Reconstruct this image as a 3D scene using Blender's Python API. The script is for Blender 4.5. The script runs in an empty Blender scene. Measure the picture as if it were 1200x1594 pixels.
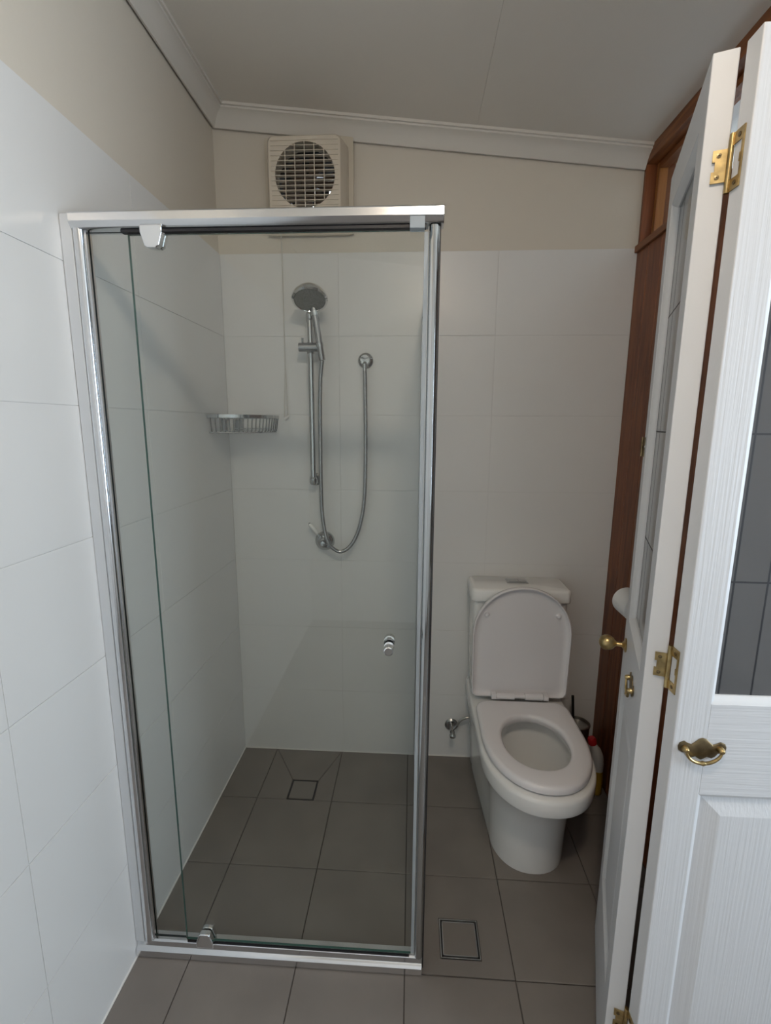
import bpy, bmesh, math, random
from mathutils import Matrix, Vector
random.seed(7)
S = bpy.context.scene
COL = S.collection
PI = math.pi

# ---------------------------------------------------------------- camera
cam_d = bpy.data.cameras.new('camera')
cam = bpy.data.objects.new('camera', cam_d); COL.objects.link(cam)
yaw, pitch, roll = 0.0553, -0.1802, -0.0060
M = (Matrix.Rotation(yaw, 3, 'Z') @ Matrix.Rotation(pitch, 3, 'X') @ Matrix.Rotation(roll, 3, 'Y')).to_4x4()
M = M @ Matrix.Rotation(PI/2, 4, 'X')
M.translation = Vector((0.7451, -1.9209, 1.4610))
cam.matrix_world = M
cam_d.sensor_fit = 'HORIZONTAL'; cam_d.sensor_width = 36.0
cam_d.lens = 739.82 / 1200 * 36.0
cam_d.clip_start = 0.02
S.camera = cam

# ---------------------------------------------------------------- light
W = bpy.data.worlds.new('daylight'); S.world = W; W.use_nodes = True
bg = W.node_tree.nodes['Background']
bg.inputs[0].default_value = (0.76, 0.87, 1.0, 1); bg.inputs[1].default_value = 11.3
WY0, WY1, WZ0, WZ1, WXP = -2.30, -1.25, 0.80, 2.15, 2.70      # window in the right hand wall beside the photographer
pl = bpy.data.lights.new('window_daylight', 'AREA'); pl.shape = 'RECTANGLE'
pl.size = WY1-WY0; pl.size_y = WZ1-WZ0; pl.energy = 1.0; pl.cycles.is_portal = True
po = bpy.data.objects.new('window_daylight', pl); COL.objects.link(po)
po.location = (WXP+0.03, (WY0+WY1)/2, (WZ0+WZ1)/2); po.rotation_euler = (PI/2, 0, PI/2)
LAMP_POS = (0.84, -1.88); LAMP_STRENGTH = 105.0
S.view_settings.view_transform = 'Standard'; S.view_settings.look = 'None'
S.view_settings.exposure = 0.0; S.view_settings.gamma = 1.0; S.view_settings.use_curve_mapping = False

# ---------------------------------------------------------------- materials
def mat(name, color, rough=0.5, metal=0.0, spec=0.5, noise=0, nscale=8, bump=0, bscale=60, coat=0, stretch=None):
    m = bpy.data.materials.new(name); m.use_nodes = True
    nt = m.node_tree; b = nt.nodes['Principled BSDF']
    c = tuple(color) + (1,)
    b.inputs['Base Color'].default_value = c
    b.inputs['Roughness'].default_value = rough; b.inputs['Metallic'].default_value = metal
    b.inputs['Specular IOR Level'].default_value = spec; b.inputs['Coat Weight'].default_value = coat
    tc = nt.nodes.new('ShaderNodeTexCoord'); src = tc.outputs['Object']
    if stretch:
        mp = nt.nodes.new('ShaderNodeMapping'); mp.inputs['Scale'].default_value = stretch
        nt.links.new(src, mp.inputs[0]); src = mp.outputs[0]
    if noise:
        n = nt.nodes.new('ShaderNodeTexNoise'); n.inputs['Scale'].default_value = nscale; n.inputs['Detail'].default_value = 6
        nt.links.new(src, n.inputs['Vector'])
        r = nt.nodes.new('ShaderNodeValToRGB')
        r.color_ramp.elements[0].position = 0.3; r.color_ramp.elements[1].position = 0.7
        r.color_ramp.elements[0].color = tuple(max(0, v*(1-noise)) for v in color) + (1,)
        r.color_ramp.elements[1].color = tuple(min(1, v*(1+noise)) for v in color) + (1,)
        nt.links.new(n.outputs[0], r.inputs[0]); nt.links.new(r.outputs[0], b.inputs['Base Color'])
    if bump:
        n = nt.nodes.new('ShaderNodeTexNoise'); n.inputs['Scale'].default_value = bscale; n.inputs['Detail'].default_value = 4
        nt.links.new(src, n.inputs['Vector'])
        bp = nt.nodes.new('ShaderNodeBump'); bp.inputs['Strength'].default_value = bump; bp.inputs['Distance'].default_value = 0.002
        nt.links.new(n.outputs[0], bp.inputs['Height']); nt.links.new(bp.outputs[0], b.inputs['Normal'])
    return m

def glass_mat(name, tint, rough=0.0, extra=None, bump=0, refl=1.0, pwr=5):
    """flat sheet glass: straight-through tinted transmission with Fresnel-weighted mirror reflection"""
    m = bpy.data.materials.new(name); m.use_nodes = True; nt = m.node_tree
    nt.nodes.remove(nt.nodes['Principled BSDF']); out = nt.nodes['Material Output']
    tr = nt.nodes.new('ShaderNodeBsdfTransparent'); tr.inputs[0].default_value = tuple(tint)+(1,)
    gl = nt.nodes.new('ShaderNodeBsdfGlossy'); gl.inputs['Roughness'].default_value = rough
    lw = nt.nodes.new('ShaderNodeLayerWeight'); lw.inputs[0].default_value = 0.5
    pw = nt.nodes.new('ShaderNodeMath'); pw.operation = 'POWER'; pw.inputs[1].default_value = pwr
    nt.links.new(lw.outputs['Facing'], pw.inputs[0])
    ma = nt.nodes.new('ShaderNodeMath'); ma.operation = 'MULTIPLY_ADD'; ma.inputs[1].default_value = 0.9; ma.inputs[2].default_value = 0.042*refl
    nt.links.new(pw.outputs[0], ma.inputs[0])
    mx = nt.nodes.new('ShaderNodeMixShader'); nt.links.new(ma.outputs[0], mx.inputs[0])
    base = tr
    if extra:
        df = nt.nodes.new('ShaderNodeBsdfDiffuse'); df.inputs[0].default_value = tuple(extra[0])+(1,)
        m2 = nt.nodes.new('ShaderNodeMixShader'); m2.inputs[0].default_value = extra[1]
        nt.links.new(tr.outputs[0], m2.inputs[1]); nt.links.new(df.outputs[0], m2.inputs[2]); base = m2
    if bump:
        n = nt.nodes.new('ShaderNodeTexNoise'); n.inputs['Scale'].default_value = 14
        bp = nt.nodes.new('ShaderNodeBump'); bp.inputs['Strength'].default_value = bump; bp.inputs['Distance'].default_value = 0.004
        nt.links.new(n.outputs[0], bp.inputs['Height']); nt.links.new(bp.outputs[0], gl.inputs['Normal'])
    nt.links.new(base.outputs[0], mx.inputs[1]); nt.links.new(gl.outputs[0], mx.inputs[2])
    nt.links.new(mx.outputs[0], out.inputs[0])
    return m

def wood_mat(name, dark, light, rough=0.45, sc=(14, 14, 1.1)):
    m = bpy.data.materials.new(name); m.use_nodes = True; nt = m.node_tree; b = nt.nodes['Principled BSDF']
    b.inputs['Roughness'].default_value = rough
    oi = nt.nodes.new('ShaderNodeObjectInfo')
    tc = nt.nodes.new('ShaderNodeTexCoord'); mp = nt.nodes.new('ShaderNodeMapping'); mp.inputs['Scale'].default_value = sc
    nt.links.new(tc.outputs['Object'], mp.inputs[0])
    cb = nt.nodes.new('ShaderNodeCombineXYZ'); mu = nt.nodes.new('ShaderNodeMath'); mu.operation = 'MULTIPLY'; mu.inputs[1].default_value = 37
    nt.links.new(oi.outputs['Random'], mu.inputs[0]); nt.links.new(mu.outputs[0], cb.inputs[0]); nt.links.new(cb.outputs[0], mp.inputs['Location'])
    n = nt.nodes.new('ShaderNodeTexNoise'); n.inputs['Scale'].default_value = 3.5; n.inputs['Detail'].default_value = 8; n.inputs['Distortion'].default_value = 0.8
    nt.links.new(mp.outputs[0], n.inputs['Vector'])
    r = nt.nodes.new('ShaderNodeValToRGB'); r.color_ramp.elements[0].position = 0.35; r.color_ramp.elements[1].position = 0.68
    r.color_ramp.elements[0].color = tuple(dark)+(1,); r.color_ramp.elements[1].color = tuple(light)+(1,)
    nt.links.new(n.outputs[0], r.inputs[0]); nt.links.new(r.outputs[0], b.inputs['Base Color'])
    bp = nt.nodes.new('ShaderNodeBump'); bp.inputs['Strength'].default_value = 0.25; bp.inputs['Distance'].default_value = 0.001
    nt.links.new(n.outputs[0], bp.inputs['Height']); nt.links.new(bp.outputs[0], b.inputs['Normal'])
    return m

M_TILE = mat('white_wall_tile', (0.76, 0.76, 0.755), 0.32, noise=0.01, nscale=4, bump=0.04, bscale=9)
M_WGROUT = mat('pale_grout', (0.70, 0.695, 0.685), 0.9)
M_PAINT = mat('cream_paint', (0.70, 0.65, 0.57), 0.55, bump=0.15, bscale=120)
M_ENTRY = mat('white_entry_paint', (0.80, 0.80, 0.80), 0.6)
M_FIT = mat('darkened_chrome', (0.52, 0.53, 0.53), 0.10, 1.0)  # chrome darkened in its base colour to stand in for dark reflected surroundings
M_FIT2 = mat('darkened_dull_chrome', (0.36, 0.36, 0.36), 0.25, 1.0)  # rougher, deeper copy; dark reflections are put into the colour here too
M_CEIL = mat('ceiling_paint', (0.80, 0.76, 0.70), 0.6, bump=0.08, bscale=90)
M_CORN = mat('cornice_paint', (0.72, 0.69, 0.64), 0.5)
M_FTILE = mat('grey_floor_tile', (0.205, 0.182, 0.165), 0.42, noise=0.10, nscale=5, bump=0.05, bscale=40)
M_FGROUT = mat('dark_grout', (0.085, 0.075, 0.068), 0.9)
M_SEAL = mat('white_sealant', (0.75, 0.74, 0.72), 0.5)
M_CHROME = mat('chrome', (0.78, 0.79, 0.80), 0.08, 1.0)
M_CHROME2 = mat('dull_chrome', (0.55, 0.56, 0.57), 0.28, 1.0)
M_ALU = mat('bright_aluminium', (0.74, 0.75, 0.77), 0.16, 1.0)
M_SATIN = mat('satin_aluminium', (0.80, 0.81, 0.83), 0.38, 0.85)
M_SEALBLK = mat('black_rubber', (0.012, 0.012, 0.016), 0.5)
M_GLASS = glass_mat('clear_shower_glass', (0.968, 0.984, 0.975))
M_GEDGE = mat('green_glass_edge', (0.035, 0.10, 0.085), 0.15)
M_CERAM = mat('white_ceramic', (0.86, 0.86, 0.85), 0.10, coat=0.3)
M_PLAST = mat('white_plastic_seat', (0.82, 0.80, 0.82), 0.20)
M_VENT = mat('cream_plastic', (0.68, 0.61, 0.51), 0.4)
M_VENTP = mat('painted_board', (0.66, 0.60, 0.50), 0.5)
M_DARK = mat('dark_cavity', (0.03, 0.024, 0.02), 0.7)
M_BLADE = mat('brown_fan_plastic', (0.09, 0.065, 0.05), 0.4)
M_CEDAR = wood_mat('cedar', (0.125, 0.034, 0.011), (0.25, 0.080, 0.026))
M_CEDARH = wood_mat('cedar_lengthwise', (0.14, 0.045, 0.013), (0.28, 0.10, 0.030), sc=(14, 1.1, 14))
M_CEDARL = wood_mat('light_cedar', (0.24, 0.09, 0.02), (0.42, 0.18, 0.05))
M_DOOR = mat('white_door_paint', (0.64, 0.645, 0.665), 0.38, bump=0.5, bscale=10, stretch=(24, 24, 0.5))
M_DOORH = mat('white_door_paint_rail', (0.64, 0.645, 0.665), 0.38, bump=0.5, bscale=10, stretch=(0.5, 24, 24))
M_DOORE = mat('white_door_edge_paint', (0.66, 0.665, 0.68), 0.42, bump=0.15, bscale=80)
M_BRASS = mat('aged_brass', (0.46, 0.34, 0.16), 0.30, 1.0, noise=0.35, nscale=60)
M_BRASSD = mat('dark_brass', (0.20, 0.15, 0.085), 0.40, 1.0, noise=0.35, nscale=60)
M_LEAD = mat('black_lead_came', (0.012, 0.012, 0.016), 0.5)
M_DGLASS = glass_mat('smoky_textured_glass', (0.45, 0.47, 0.50), 0.08, extra=((0.19, 0.19, 0.195), 0.55), bump=0.05, refl=1.3, pwr=2.6)
M_WGLASS = glass_mat('window_glass', (0.93, 0.95, 0.95))
M_RED = mat('red_plastic', (0.45, 0.01, 0.015), 0.35)
M_BOTTLE = mat('milky_bottle', (0.62, 0.60, 0.57), 0.3)
M_YELLOW = mat('yellow_label', (0.50, 0.28, 0.02), 0.4)
M_STEEL = mat('brushed_steel', (0.45, 0.44, 0.42), 0.3, 1.0)
M_BLACK = mat('black_plastic', (0.015, 0.015, 0.015), 0.4)
M_PAPER = mat('white_paper', (0.82, 0.81, 0.80), 0.9)
M_CORD = mat('white_cord', (0.62, 0.60, 0.56), 0.7)
M_FACE = mat('grey_spray_face', (0.20, 0.20, 0.19), 0.45, noise=0.5, nscale=350)
M_CLIP = glass_mat('clear_plastic', (0.80, 0.86, 0.90), 0.15, extra=((0.7, 0.75, 0.8), 0.4))
M_LAMP = bpy.data.materials.new('warm_lamp'); M_LAMP.use_nodes = True
_b = M_LAMP.node_tree.nodes['Principled BSDF']; _b.inputs['Emission Color'].default_value = (1, 0.84, 0.66, 1)
_b.inputs['Emission Strength'].default_value = LAMP_STRENGTH

# ---------------------------------------------------------------- mesh builder
class MB:
    def __init__(s): s.v = []; s.f = []; s.mi = []
    def add(s, vs, fs, mi=0):
        o = len(s.v); s.v += [tuple(v) for v in vs]; s.f += [tuple(i+o for i in f) for f in fs]; s.mi += [mi]*len(fs); return s
    def box(s, x0, x1, y0, y1, z0, z1, mi=0, T=None):
        vs = [(x0,y0,z0),(x1,y0,z0),(x1,y1,z0),(x0,y1,z0),(x0,y0,z1),(x1,y0,z1),(x1,y1,z1),(x0,y1,z1)]
        if T: vs = [T @ Vector(v) for v in vs]
        return s.add(vs, [(3,2,1,0),(4,5,6,7),(0,1,5,4),(1,2,6,5),(2,3,7,6),(3,0,4,7)], mi)
    def rings(s, rs, close=True, cap0=True, cap1=True, mi=0):
        n = len(rs[0]); vs = [p for r in rs for p in r]; fs = []
        for k in range(len(rs)-1):
            for i in range(n if close else n-1):
                j = (i+1) % n
                fs.append((k*n+i, k*n+j, (k+1)*n+j, (k+1)*n+i))
        if cap0: fs.append(tuple(reversed(range(n))))
        if cap1: fs.append(tuple((len(rs)-1)*n+i for i in range(n)))
        return s.add(vs, fs, mi)
    def tube(s, pts, r, n=12, closed=False, caps=True, mi=0):
        pts = [Vector(p) for p in pts]; N = len(pts); rs = []; up = None
        rad = r if isinstance(r, (list, tuple)) else [r]*N
        for i, p in enumerate(pts):
            if closed: t = pts[(i+1) % N]-pts[i-1]
            else: t = pts[min(i+1, N-1)]-pts[max(i-1, 0)]
            t.normalize()
            if up is None: up = Vector((0,0,1)) if abs(t.z) < .9 else Vector((1,0,0))
            a = (up - t*up.dot(t)).normalized(); b = t.cross(a); up = a
            rs.append([p + (a*math.cos(2*PI*k/n)+b*math.sin(2*PI*k/n))*rad[i] for k in range(n)])
        if closed: rs.append(rs[0])
        return s.rings(rs, True, caps and not closed, caps and not closed, mi)
    def lathe(s, prof, T=None, n=32, mi=0):
        """prof: list of (radius, height) about local z"""
        T = T or Matrix.Identity(4)
        rs = [[T @ Vector((max(r,1e-5)*math.cos(2*PI*k/n), max(r,1e-5)*math.sin(2*PI*k/n), h)) for k in range(n)] for r, h in prof]
        return s.rings(rs, mi=mi)
    def prism(s, poly, z0, z1, T=None, mi=0):
        T = T or Matrix.Identity(4)
        return s.rings([[T @ Vector((x, y, z0)) for x, y in poly], [T @ Vector((x, y, z1)) for x, y in poly]], mi=mi)
    def build(s, name, m, parent=None, smooth=False, bevel=0, seg=2, sub=0, ang=35):
        me = bpy.data.meshes.new(name); me.from_pydata(s.v, [], s.f)
        ms = m if isinstance(m, (list, tuple)) else [m]
        for x in ms: me.materials.append(x)
        for p, k in zip(me.polygons, s.mi): p.material_index = k
        bm = bmesh.new(); bm.from_mesh(me)
        if smooth: bmesh.ops.remove_doubles(bm, verts=bm.verts, dist=1e-6)
        bmesh.ops.recalc_face_normals(bm, faces=bm.faces); bm.to_mesh(me); bm.free()
        o = bpy.data.objects.new(name, me); COL.objects.link(o)
        if parent: o.parent = parent; o.matrix_parent_inverse = PINV.get(parent.name, Matrix.Identity(4))
        if bevel:
            b = o.modifiers.new('bevel', 'BEVEL'); b.width = bevel; b.segments = seg; b.limit_method = 'ANGLE'; b.angle_limit = math.radians(40)
        if sub:
            b = o.modifiers.new('subd', 'SUBSURF'); b.levels = sub; b.render_levels = sub
        if smooth:
            me.shade_smooth()
            if ang < 180: me.set_sharp_from_angle(angle=math.radians(ang))
        return o
PINV = {}
def AT(x, y, z, rx=0, ry=0, rz=0):
    return Matrix.Translation((x, y, z)) @ Matrix.Rotation(rz, 4, 'Z') @ Matrix.Rotation(ry, 4, 'Y') @ Matrix.Rotation(rx, 4, 'X')
def TO(p, d):
    """matrix at p whose local z points along d"""
    return Matrix.Translation(p) @ Vector(d).to_track_quat('Z', 'Y').to_matrix().to_4x4()
def tag(o, label=None, cat=None, group=None, kind=None):
    if label: o['label'] = label
    if cat: o['category'] = cat
    if group: o['group'] = group
    if kind: o['kind'] = kind
    return o
def thing(name, loc, label, cat, kind=None):
    o = bpy.data.objects.new(name, None); COL.objects.link(o); o.location = loc; o.empty_display_size = 0.05
    PINV[o.name] = Matrix.Translation(loc).inverted()
    return tag(o, label, cat, None, kind)
def arc(cx, cy, r, a0, a1, n):
    return [(cx+r*math.cos(a0+(a1-a0)*k/n), cy+r*math.sin(a0+(a1-a0)*k/n)) for k in range(n+1)]
def smooth_path(ctrl, n=12):
    """Catmull-Rom through the control points"""
    P = [Vector(c) for c in ctrl]; P = [2*P[0]-P[1]] + P + [2*P[-1]-P[-2]]; out = []
    for i in range(1, len(P)-2):
        for k in range(n):
            t = k/n
            out.append(0.5*((2*P[i]) + (P[i+1]-P[i-1])*t + (2*P[i-1]-5*P[i]+4*P[i+1]-P[i+2])*t*t + (3*P[i]-P[i-1]-3*P[i+1]+P[i+2])*t**3))
    out.append(P[-2]); return out

# ---------------------------------------------------------------- setting
def ceil_z(x): return 2.585 - 0.110*x
YB = -3.2       # wall behind the photographer
XR = 1.55       # cedar wall
XR2 = 2.70      # right wall of the space behind the photographer

# floor: grout slab + tiles
floor = MB().box(-0.05, XR2+.05, YB-.05, 0.05, -0.06, -0.0035).build('floor', M_FGROUT)
tag(floor, 'floor of large brown-grey square tiles with thin dark joints', kind='structure')
TX0, TS, TY0, TSY = 0.1506, 0.2978, -0.2938, 0.2907
xs = [0.0] + [TX0+k*TS for k in range(5)] + [XR]
ys = [0.0] + [TY0-k*TSY for k in range(0, 10)]; ys[-1] = max(ys[-1], YB)
def tile_poly(poly, gap, th, top, c=0.0012):
    """chamfered tile from a ccw polygon in the floor plane"""
    cx = sum(p[0] for p in poly)/len(poly); cy = sum(p[1] for p in poly)/len(poly)
    def inset(d):
        n = len(poly); out = []
        for i in range(n):
            a, b, e = Vector(poly[i-1]), Vector(poly[i]), Vector(poly[(i+1) % n])
            d1 = (b-a).normalized(); d2 = (e-b).normalized()
            n1 = Vector((-d1.y, d1.x)); n2 = Vector((-d2.y, d2.x)); k = (n1+n2)
            k = k/ max(0.2, (1+n1.dot(n2)))
            out.append(b+k*d)
        return out
    g = inset(gap/2); t = inset(gap/2+c)
    return MB().rings([[(p.x, p.y, top-th) for p in g], [(p.x, p.y, top-c*.6) for p in g], [(p.x, p.y, top) for p in t]], cap0=False)
DR1 = (0.268, 0.376, -0.294, -0.188)     # shower drain x0 x1 y0 y1
DR2 = (0.847, 0.959, -0.832, -0.724)     # floor drain by the shower
def ftile(poly):
    a = sum(poly[i-1][0]*poly[i][1]-poly[i][0]*poly[i-1][1] for i in range(len(poly)))
    if a < 0: poly = poly[::-1]
    return tile_poly(poly, 0.0028, 0.006, random.uniform(-0.0003, 0.0003)).build('floor_tile', M_FTILE, floor)
for i in range(len(xs)-1):
    for j in range(len(ys)-1):
        x0, x1, y1, y0 = xs[i], xs[i+1], ys[j], ys[j+1]
        if x0 < .30 < x1 and y0 < -.2 < y1:
            a, b, c, d = DR1
            ftile([(x0,y1),(x0,y0),(a,c),(a,d)]); ftile([(x0,y1),(a,d),(b,d),(x1,y1)]); ftile([(x1,y1),(b,d),(b,c),(x1,y0)])
        elif x0 < .9 < x1 and y0 < -.78 < y1:
            a, b, c, d = DR2; m = MB(); g = .0014; t = 0
            for (p, q, r_, s_) in ((x0+g, a-.002, y0+g, y1-g), (b+.002, x1-g, y0+g, y1-g), (a-.002, b+.002, y0+g, c-.002), (a-.002, b+.002, d+.002, y1-g)):
                m.box(p, q, r_, s_, -.006, t)
            m.build('floor_tile', M_FTILE, floor)
        else: ftile([(x0,y0),(x1,y0),(x1,y1),(x0,y1)])
for i in range(4):       # floor beyond the cedar wall line, behind the photographer
    for j in range(4, len(ys)-1):
        x0 = XR + i*TS; x1 = min(x0+TS, XR2)
        if x1 > x0+.02: ftile([(x0,ys[j+1]),(x1,ys[j+1]),(x1,ys[j]),(x0,ys[j])])

# walls
TT = 0.009
wall_back = MB()
FX, FZ, FR = 0.355, 2.320, 0.112       # exhaust fan centre
wall_back.box(-.02, 1.70, -.003+TT, .10, -.02, 2.1)
for b in ((-.02, FX-FR, 2.1, 2.62), (FX+FR, 1.70, 2.1, 2.62), (FX-FR, FX+FR, 2.1, FZ-FR), (FX-FR, FX+FR, FZ+FR, 2.62)):
    wall_back.box(b[0], b[1], .007, .10, b[2], b[3], 1)
for v in range(len(wall_back.v)):
    x, y, z = wall_back.v[v]
    if z < 2.105 and y < .02: wall_back.v[v] = (x, 0.003 if z < 2.0999 else y, z)
wall_back = tag(MB().add(wall_back.v, wall_back.f).build('wall_back', [M_PAINT]), 'back wall, white tiled to 2.1 m with cream paint above', kind='structure')
g = MB().box(-.001, 1.60, .0015, .004, 0, 2.098).build('grout_bed', M_WGROUT, wall_back)
wall_left = tag(MB().box(-.12, -.0065, YB-.1, .10, -.02, 2.62).build('wall_left', M_PAINT), 'long left wall, white tiled low and cream painted above', kind='structure')
MB().box(-.0066, -.0018, YB, .0, 0, 2.098).build('grout_bed', M_WGROUT, wall_left)
def wtile(a0, a1, z0, z1, wall, parent):
    g = 0.0007; c = 0.0006; a0 += g; a1 -= g; z0 += g; z1 -= g; j = random.uniform(-.00018, .00018)
    def P(a, z, d): return (a, -d+j, z) if wall == 'b' else (d+j, a, z)
    o = [(a0,z0),(a1,z0),(a1,z1),(a0,z1)]; i = [(a0+c,z0+c),(a1-c,z0+c),(a1-c,z1-c),(a0+c,z1-c)]
    b = -.006 if wall == 'l' else -.003
    MB().rings([[P(a,z,b) for a,z in o], [P(a,z,-c*.5) for a,z in o], [P(a,z,0) for a,z in i]], cap0=False).build('wall_tile', M_TILE, parent)
for r in range(7):
    for a0, a1 in ((0, .4545), (.4545, 1.053), (1.053, 1.552)): wtile(a0, a1, r*.3, r*.3+.3, 'b', wall_back)
    e = [0, -.592, -1.160, -1.76, -2.36, -2.96, YB]
    for k in range(6): wtile(e[k+1], e[k], r*.3, r*.3+.3, 'l', wall_left)
tag(MB().box(0, XR, -.004, 0, 0, .0022).box(0, .004, YB, 0, 0, .0022).build('trim_3', M_SEAL), 'thin white sealant line where tiled walls meet the floor', kind='structure')

# ceiling (sloping down to the right): two sheets with a fine joint
def slope_box(m, x0, x1, y0, y1, lift, th, mi=0):
    z = lambda x: ceil_z(x)+lift
    return m.add([(x0,y0,z(x0)),(x1,y0,z(x1)),(x1,y1,z(x1)),(x0,y1,z(x0)),(x0,y0,z(x0)+th),(x1,y0,z(x1)+th),(x1,y1,z(x1)+th),(x0,y1,z(x0)+th)],
                 [(3,2,1,0),(4,5,6,7),(0,1,5,4),(1,2,6,5),(2,3,7,6),(3,0,4,7)], mi)
ceiling = tag(slope_box(MB(), -.12, XR2+.1, YB-.1, .1, .010, .08).build('ceiling', M_CEIL), 'pale grey sheet ceiling sloping down to the right', kind='structure')
for x0, x1 in ((-.02, .9492), (.9499, 1.90), (1.9007, XR2+.02)):
    slope_box(MB(), x0, x1, YB, .02, 0, .0098).build('ceiling_sheet', M_CEIL, ceiling)
# cornices
prof = [(0,.060),(.006,.060),(.012,.050),(.020,.038),(.030,.026),(.041,.018),(.050,.0145),(.0505,.009),(.0575,.0085),(.0585,0)]
rb = [[Vector((d if k == 0 else XR, -d, ceil_z(d if k == 0 else XR)-h)) for d, h in prof+[(0,0)]] for k in (0, 1)]
tag(MB().rings(rb).build('trim_1', M_CORN, smooth=True, ang=30), 'coved cornice along the top of the back wall', kind='structure')
rl = [[Vector((d, y, ceil_z(d)-h)) for d, h in prof+[(0,0)]] for y in (YB, None) if y is not None]
rl.append([Vector((d, -d, ceil_z(d)-h)) for d, h in prof+[(0,0)]])
tag(MB().rings(rl).build('trim_2', M_CORN, smooth=True, ang=30), 'coved cornice along the top of the left wall', kind='structure')

# right wall: cedar boards below a timber framed highlight window
YE = -1.112
wall_right = tag(MB().box(XR+.014, XR+.09, YE, .0, -.02, 2.085).build('wall_right', M_CEDAR), 'right wall of vertical red cedar boards below a highlight window', kind='structure')
bw = 0.0925
for k in range(12):
    y1 = -k*bw; y0 = y1-bw; g = .0035
    MB().rings([[(XR+.014, y0, z), (XR+.014, y1, z), (XR+.004, y1, z), (XR, y1-g, z), (XR, y0+g, z), (XR+.004, y0, z)] for z in (0.0, 2.082)]).build('cedar_board', M_CEDAR, wall_right)
win = thing('window_1', (XR+.05, -.55, 2.1), 'narrow cedar framed highlight window above the cedar boards', 'window', 'structure')
MB().box(XR-.010, XR+.10, YE, -.001, 2.083, 2.106).build('window_sill', M_CEDARH, win, bevel=.002)
zt = ceil_z(XR)-.001
MB().add([(XR,YE,2.368),(XR+.10,YE,2.368),(XR+.10,0,2.368),(XR,0,2.368),(XR,YE,zt),(XR+.10,YE,ceil_z(XR+.1)-.001),(XR+.10,0,ceil_z(XR+.1)-.001),(XR,0,zt)],
         [(3,2,1,0),(4,5,6,7),(0,1,5,4),(1,2,6,5),(2,3,7,6),(3,0,4,7)]).build('window_head', M_CEDARH, win)
MB().box(XR+.001, XR+.10, -.012, -.0005, 2.106, 2.368).build('window_jamb', M_CEDAR, win)
MB().box(XR+.038, XR+.068, -.030, -.0122, 2.106, 2.368).build('window_stop', M_CEDARL, win, bevel=.001)
MB().box(XR+.038, XR+.068, YE+.03, -.0305, 2.348, 2.3678).build('window_stop', M_CEDARH, win, bevel=.001)
MB().box(XR+.001, XR+.10, YE, YE+.03, 2.106, 2.368).build('window_jamb', M_CEDAR, win)
MB().box(XR+.070, XR+.074, YE+.03, -.013, 2.106, 2.368).build('glass_pane', M_WGLASS, win)
# side room seen through that glass, and the nib wall the door hangs from
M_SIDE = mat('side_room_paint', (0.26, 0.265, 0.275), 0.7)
sr = MB().box(2.32, 2.40, -1.1, 0.9, 0, 2.6).box(XR+.1, 2.32, -1.1, .9, 2.42, 2.5).box(XR+.1, 2.32, .82, .9, 0, 2.22)
tag(sr.build('wall_side', M_SIDE), 'pale wall beyond the highlight window', kind='structure')
nib = MB().box(1.612, XR2, -1.15, -1.112, 0, 2.62)
tag(nib.build('wall_nib', M_PAINT), 'short wall that the folding door hangs from', kind='structure')
# space behind the photographer
wr2 = MB()
for y0, y1, z0, z1 in ((YB-.1, WY0, -.02, 2.62), (WY1, -1.11, -.02, 2.62), (WY0, WY1, -.02, WZ0), (WY0, WY1, WZ1, 2.62)): wr2.box(XR2, XR2+.1, y0, y1, z0, z1)
tag(wr2.build('wall_entry', M_ENTRY), 'right hand wall beside the entry with a window in it', kind='structure')
tag(MB().box(-.1, XR2, YB-.1, YB, -.02, 2.62).build('wall_front', M_ENTRY), 'wall behind the photographer', kind='structure')
w2 = thing('window_2', (XR2+.05, (WY0+WY1)/2, WZ0), 'white framed window in the right hand wall beside the entry', 'window', 'structure')
f = MB()
for b in ((WY0, WY0+.05, WZ0, WZ1), (WY1-.05, WY1, WZ0, WZ1), (WY0+.05, WY1-.05, WZ0, WZ0+.05), (WY0+.05, WY1-.05, WZ1-.05, WZ1)):
    f.box(XR2+.03, XR2+.07, b[0], b[1], b[2], b[3])
f.build('window_frame', M_DOORE, w2)
MB().box(XR2+.048, XR2+.052, WY0+.05, WY1-.05, WZ0+.05, WZ1-.05).build('glass_pane', M_WGLASS, w2)
lt = thing('ceiling_light', (LAMP_POS[0], LAMP_POS[1], ceil_z(LAMP_POS[0])), 'round warm glowing ceiling light above the entry', 'ceiling light')
MB().lathe([(0,0),(.10,0),(.10,-.018),(0,-.018)], AT(LAMP_POS[0], LAMP_POS[1], ceil_z(LAMP_POS[0])-.010)).build('light_base', M_SATIN, lt, smooth=True)
MB().lathe([(0.088,-.018),(.092,-.03),(.078,-.052),(.04,-.066),(0,-.070)], AT(LAMP_POS[0], LAMP_POS[1], ceil_z(LAMP_POS[0])-.0105)).build('light_dome', M_LAMP, lt, smooth=True)

# ---------------------------------------------------------------- shower screen
FY = -0.872; SX = 0.788; HT = 1.893
sc = thing('shower_screen', (.40, -.44, 0), 'chrome framed glass shower enclosure with a pivot door in the left corner', 'shower screen')
# left jamb: flat wall channel and round nosed chrome stile
MB().box(.001, .026, FY-.004, FY+.028, .048, HT-.001).build('wall_channel', M_SATIN, sc, bevel=.0015)
MB().tube([(.036, FY+.004, .05), (.036, FY+.004, HT-.03)], .0115, 20).box(.027, .050, FY+.006, FY+.024, .05, HT-.03).build('jamb_stile', M_ALU, sc, smooth=True)
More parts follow.
